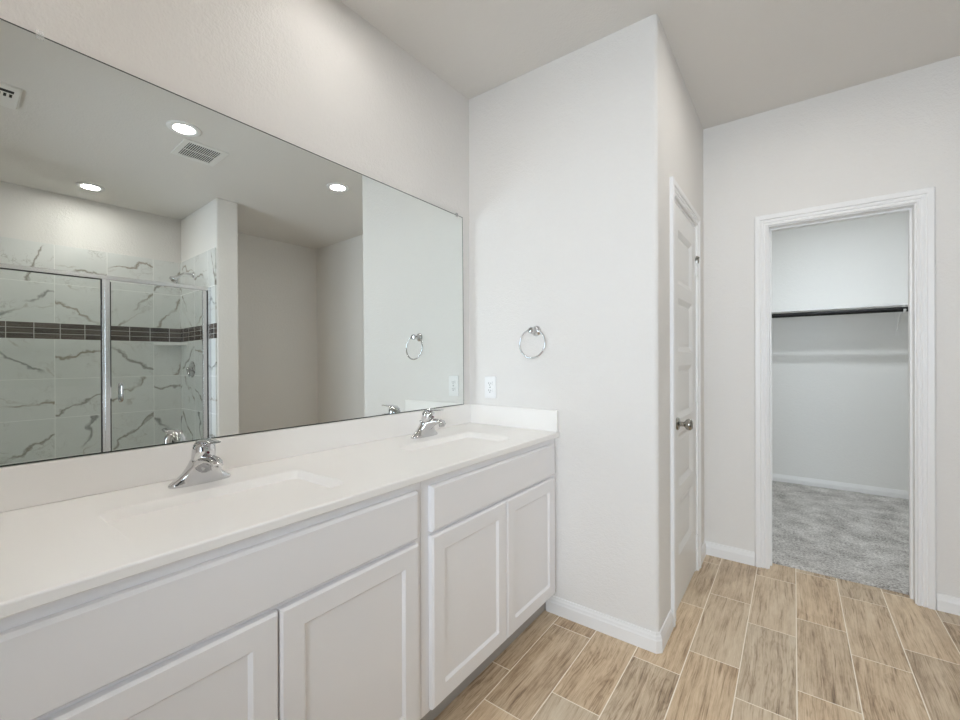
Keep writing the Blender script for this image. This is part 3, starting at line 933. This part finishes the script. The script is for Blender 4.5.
enc = empty('shower_enclosure', (XF, -1.11, 0.115))
tag(enc, 'framed clear glass shower enclosure with hinged door, seen in mirror', 'shower enclosure')
Y0, Y1, ZT_ = SL + 0.012, SY0 - 0.0115, 1.945
def putenc(name, bm_, mat, par=enc, **kw):
    for v in bm_.verts: v.co -= enc.location
    return finish(name, bm_, mat, par, **kw)
putenc('header_rail', boxes((XF - 0.019, XF + 0.019, Y0, Y1, ZT_ - 0.030, ZT_)), M['alum'], bevel=0.002)
putenc('sill_rail', boxes((XF - 0.019, XF + 0.019, Y0, Y1, 0.115, 0.140)), M['alum'], bevel=0.002)
for a, b in ((Y0, Y0 + 0.028), (Y1 - 0.026, Y1)):
    putenc('wall_jamb', boxes((XF - 0.017, XF + 0.017, a, b, 0.140, ZT_ - 0.030)), M['alum'], bevel=0.002)
PY = -1.092
putenc('centre_post', boxes((XF - 0.020, XF + 0.018, PY - 0.025, PY + 0.021, 0.140, ZT_ - 0.030), (XF - 0.024, XF - 0.020, PY - 0.010, PY + 0.004, 0.140, ZT_ - 0.030)), M['alum'], bevel=0.002)
fixed = putenc('fixed_glass', boxes((XF - 0.003, XF + 0.003, Y0 + 0.026, PY - 0.025, 0.142, ZT_ - 0.032)), M['glass'])
g_ = 0.006
putenc('gasket', boxes((XF - 0.008, XF + 0.008, PY - 0.025 - g_, PY - 0.025, 0.142, ZT_ - 0.032), (XF - 0.008, XF + 0.008, Y0 + 0.028, PY - 0.031, ZT_ - 0.036, ZT_ - 0.030),
                       (XF - 0.008, XF + 0.008, Y0 + 0.028, PY - 0.031, 0.140, 0.146)), M['gasket'], fixed)
dg = putenc('door_glass', boxes((XF - 0.003, XF + 0.003, PY + 0.030, Y1 - 0.062, 0.165, ZT_ - 0.045)), M['glass'])
putenc('hinge_stile', boxes((XF - 0.016, XF + 0.012, Y1 - 0.066, Y1 - 0.036, 0.150, ZT_ - 0.034)), M['alum'], dg, bevel=0.002)
putenc('stile_gasket', boxes((XF - 0.010, XF + 0.006, Y1 - 0.0355, Y1 - 0.0265, 0.150, ZT_ - 0.034)), M['gasket'], dg)
putenc('strike_edge', boxes((XF - 0.005, XF + 0.005, PY + 0.0225, PY + 0.030, 0.165, ZT_ - 0.045)), M['gasket'], dg)
bm = bmesh.new()
hy0 = -1.005
for sx in (-1, 1):
    pts = []
    for i in range(9):
        a = PI / 2 * i / 8
        pts.append((XF + sx * (0.004 + 0.040 * math.sin(a)), hy0, 0.972 - 0.018 * 0 + 0.02 * (1 - math.cos(a)) - 0.0))
    pts = [(XF + sx * 0.004, hy0, 0.975), (XF + sx * 0.030, hy0, 0.975), (XF + sx * 0.040, hy0, 0.980), (XF + sx * 0.045, hy0, 0.992),
           (XF + sx * 0.045, hy0, 1.083), (XF + sx * 0.040, hy0, 1.095), (XF + sx * 0.030, hy0, 1.100), (XF + sx * 0.004, hy0, 1.100)]
    tube(bm, pts, 0.0085, 12)
    for z in (0.975, 1.100):
        lathe(bm, [(0.014, 0), (0.014, 0.004), (0.009, 0.006)], (XF + sx * 0.003, hy0, z), (sx, 0, 0), 16)
putenc('pull_handle', bm, M['chrome'], dg, smooth=50)
putenc('latch', boxes((XF - 0.024, XF - 0.0215, PY + 0.014, PY + 0.026, 0.995, 1.085)), M['chrome'], dg)

sh = empty('shower_sprayer', (3.185, SY0 - 0.011, 2.120))
tag(sh, 'chrome shower head on a bent arm above the glass', 'shower head')
bm = bmesh.new()
lathe(bm, [(0, 0), (0.029, 0), (0.027, 0.006), (0.014, 0.011), (0.0, 0.012)], (0, 0, 0), (0, -1, 0), 24)
finish('flange', bm, M['chrome'], sh, smooth=40)
bm = bmesh.new()
tube(bm, [(0, 0, 0), (0, -0.035, 0.003), (0, -0.065, 0.003), (0, -0.085, -0.003), (0, -0.100, -0.014), (0, -0.122, -0.036)], 0.0105, 14)
finish('arm', bm, M['chrome'], sh, smooth=60)
bm = bmesh.new()
lathe(bm, [(0.012, 0), (0.014, 0.010), (0.016, 0.016), (0.016, 0.024), (0.024, 0.036), (0.038, 0.056), (0.041, 0.064), (0.037, 0.069), (0, 0.069)], (0, -0.118, -0.032), (0, -0.72, -0.69), 24)
finish('spray_head', bm, M['chrome'], sh, smooth=40)

sv = empty('shower_valve', (3.225, SY0 - 0.011, 1.205))
tag(sv, 'chrome shower valve lever on the marble side wall', 'shower valve')
bm = bmesh.new()
lathe(bm, [(0, 0), (0.078, 0), (0.080, 0.004), (0.070, 0.010), (0.040, 0.015), (0, 0.016)], (0, 0, 0), (0, -1, 0), 36)
finish('escutcheon', bm, M['chrome'], sv, smooth=40)
bm = bmesh.new()
lathe(bm, [(0.026, 0.012), (0.024, 0.040), (0.020, 0.052), (0, 0.054)], (0, 0, 0), (0, -1, 0), 24)
tube(bm, [(0, -0.040, 0), (-0.030, -0.046, -0.020), (-0.060, -0.050, -0.046), (-0.078, -0.050, -0.066)], [0.014, 0.012, 0.010, 0.008], 12)
finish('valve_lever', bm, M['chrome'], sv, smooth=50)

bm = bmesh.new()
cxs, cys = XR - 0.0115, SY0 - 0.0115
pts = [(cxs, cys), (cxs, cys - 0.230)]
for i in range(1, 12):
    a = PI / 2 * i / 12
    q = 0.62
    # gently concave front edge
    t_ = i / 12
    pts.append((cxs - 0.205 * t_ + 0.02 * math.sin(PI * t_), cys - 0.230 * (1 - t_) + 0.02 * math.sin(PI * t_)))
pts.append((cxs - 0.205, cys))
prism(bm, pts, 1.445, 1.472)
tag(finish('corner_shelf', bm, M['tile_plain'] if 'tile_plain' in M else M['pan'], bevel=0.003), 'pale corner shelf in the shower just below the mosaic band', 'corner shelf')

# ------------------------------------------------------------------ closet
bm = bmesh.new()
stp = 0.02
nx, ny = int((CX1 - CX0 - 0.004) / stp), int((CY - 0.0145 - 1.252) / stp)
grid = {}
for i in range(nx + 1):
    for j in range(ny + 1):
        x, y = CX0 + 0.002 + i * stp, 1.252 + j * stp
        h = 0.014 + 0.0025 * mnoise.noise((x * 9, y * 9, 0)) + random.uniform(-0.0012, 0.0012)
        if j == 0: h = 0.006
        grid[i, j] = bm.verts.new((x, y, h))
for i in range(nx):
    for j in range(ny):
        x0_, x1_ = CX0 + 0.002 + i * stp, CX0 + 0.002 + (i + 1) * stp
        if j < 1 and not (x0_ > OX0 - 0.012 and x1_ < OX1 + 0.012): continue
        bm.faces.new((grid[i, j], grid[i + 1, j], grid[i + 1, j + 1], grid[i, j + 1]))
for v in [v for v in bm.verts if not v.link_faces]: bm.verts.remove(v)
be = [e for e in bm.edges if len(e.link_faces) == 1]
ex = bmesh.ops.extrude_edge_only(bm, edges=be)
for v in [g for g in ex['geom'] if isinstance(g, bmesh.types.BMVert)]: v.co.z = 0.0
tag(finish('closet_carpet', bm, M['carpet'], smooth=60), 'grey cut-pile carpet covering the closet floor', 'carpet', kind='stuff')

SHF = 3.045
tag(finish('closet_shelf', boxes((CX0 + 0.002, CX1 - 0.002, SHF, CY - 0.001, 1.700, 1.718)), M['shelf'], bevel=0.001),
    'white closet shelf board above the dark hanging rod', 'shelf')
bm = bmesh.new()
lathe(bm, [(0.0205, 0.003), (0.0205, CX1 - CX0 - 0.003)], (CX0, 3.030, 1.6650), (1, 0, 0), 20)
tag(finish('closet_rod', bm, M['bronze'], smooth=40), 'dark metal hanging rod below the closet shelf', 'closet rod')
br = empty('rod_bracket', (2.230, CY, 1.70))
tag(br, 'white shelf bracket hooked round the closet rod', 'bracket')
bm = boxes((-0.014, 0.014, -0.0045, -0.0008, -0.245, -0.003), (-0.012, 0.012, -0.295, -0.003, -0.0045, -0.0008))
finish('bracket_plate', bm, M['shelf'], br)
bm = bmesh.new()
tube(bm, [(0, -0.004, -0.200), (0, -0.130, -0.085), (0, -0.225, -0.006)], 0.006, 8)
finish('brace', bm, M['shelf'], br)
bm = bmesh.new()
tube(bm, [(0, -0.302, -0.010)] + [(0, -0.320 + 0.0285 * math.cos(a), -0.035 + 0.0285 * math.sin(a)) for a in [math.radians(60 - 30 * k) for k in range(9)]], 0.0085, 8)
finish('rod_hook', bm, M['shelf'], br, smooth=60)
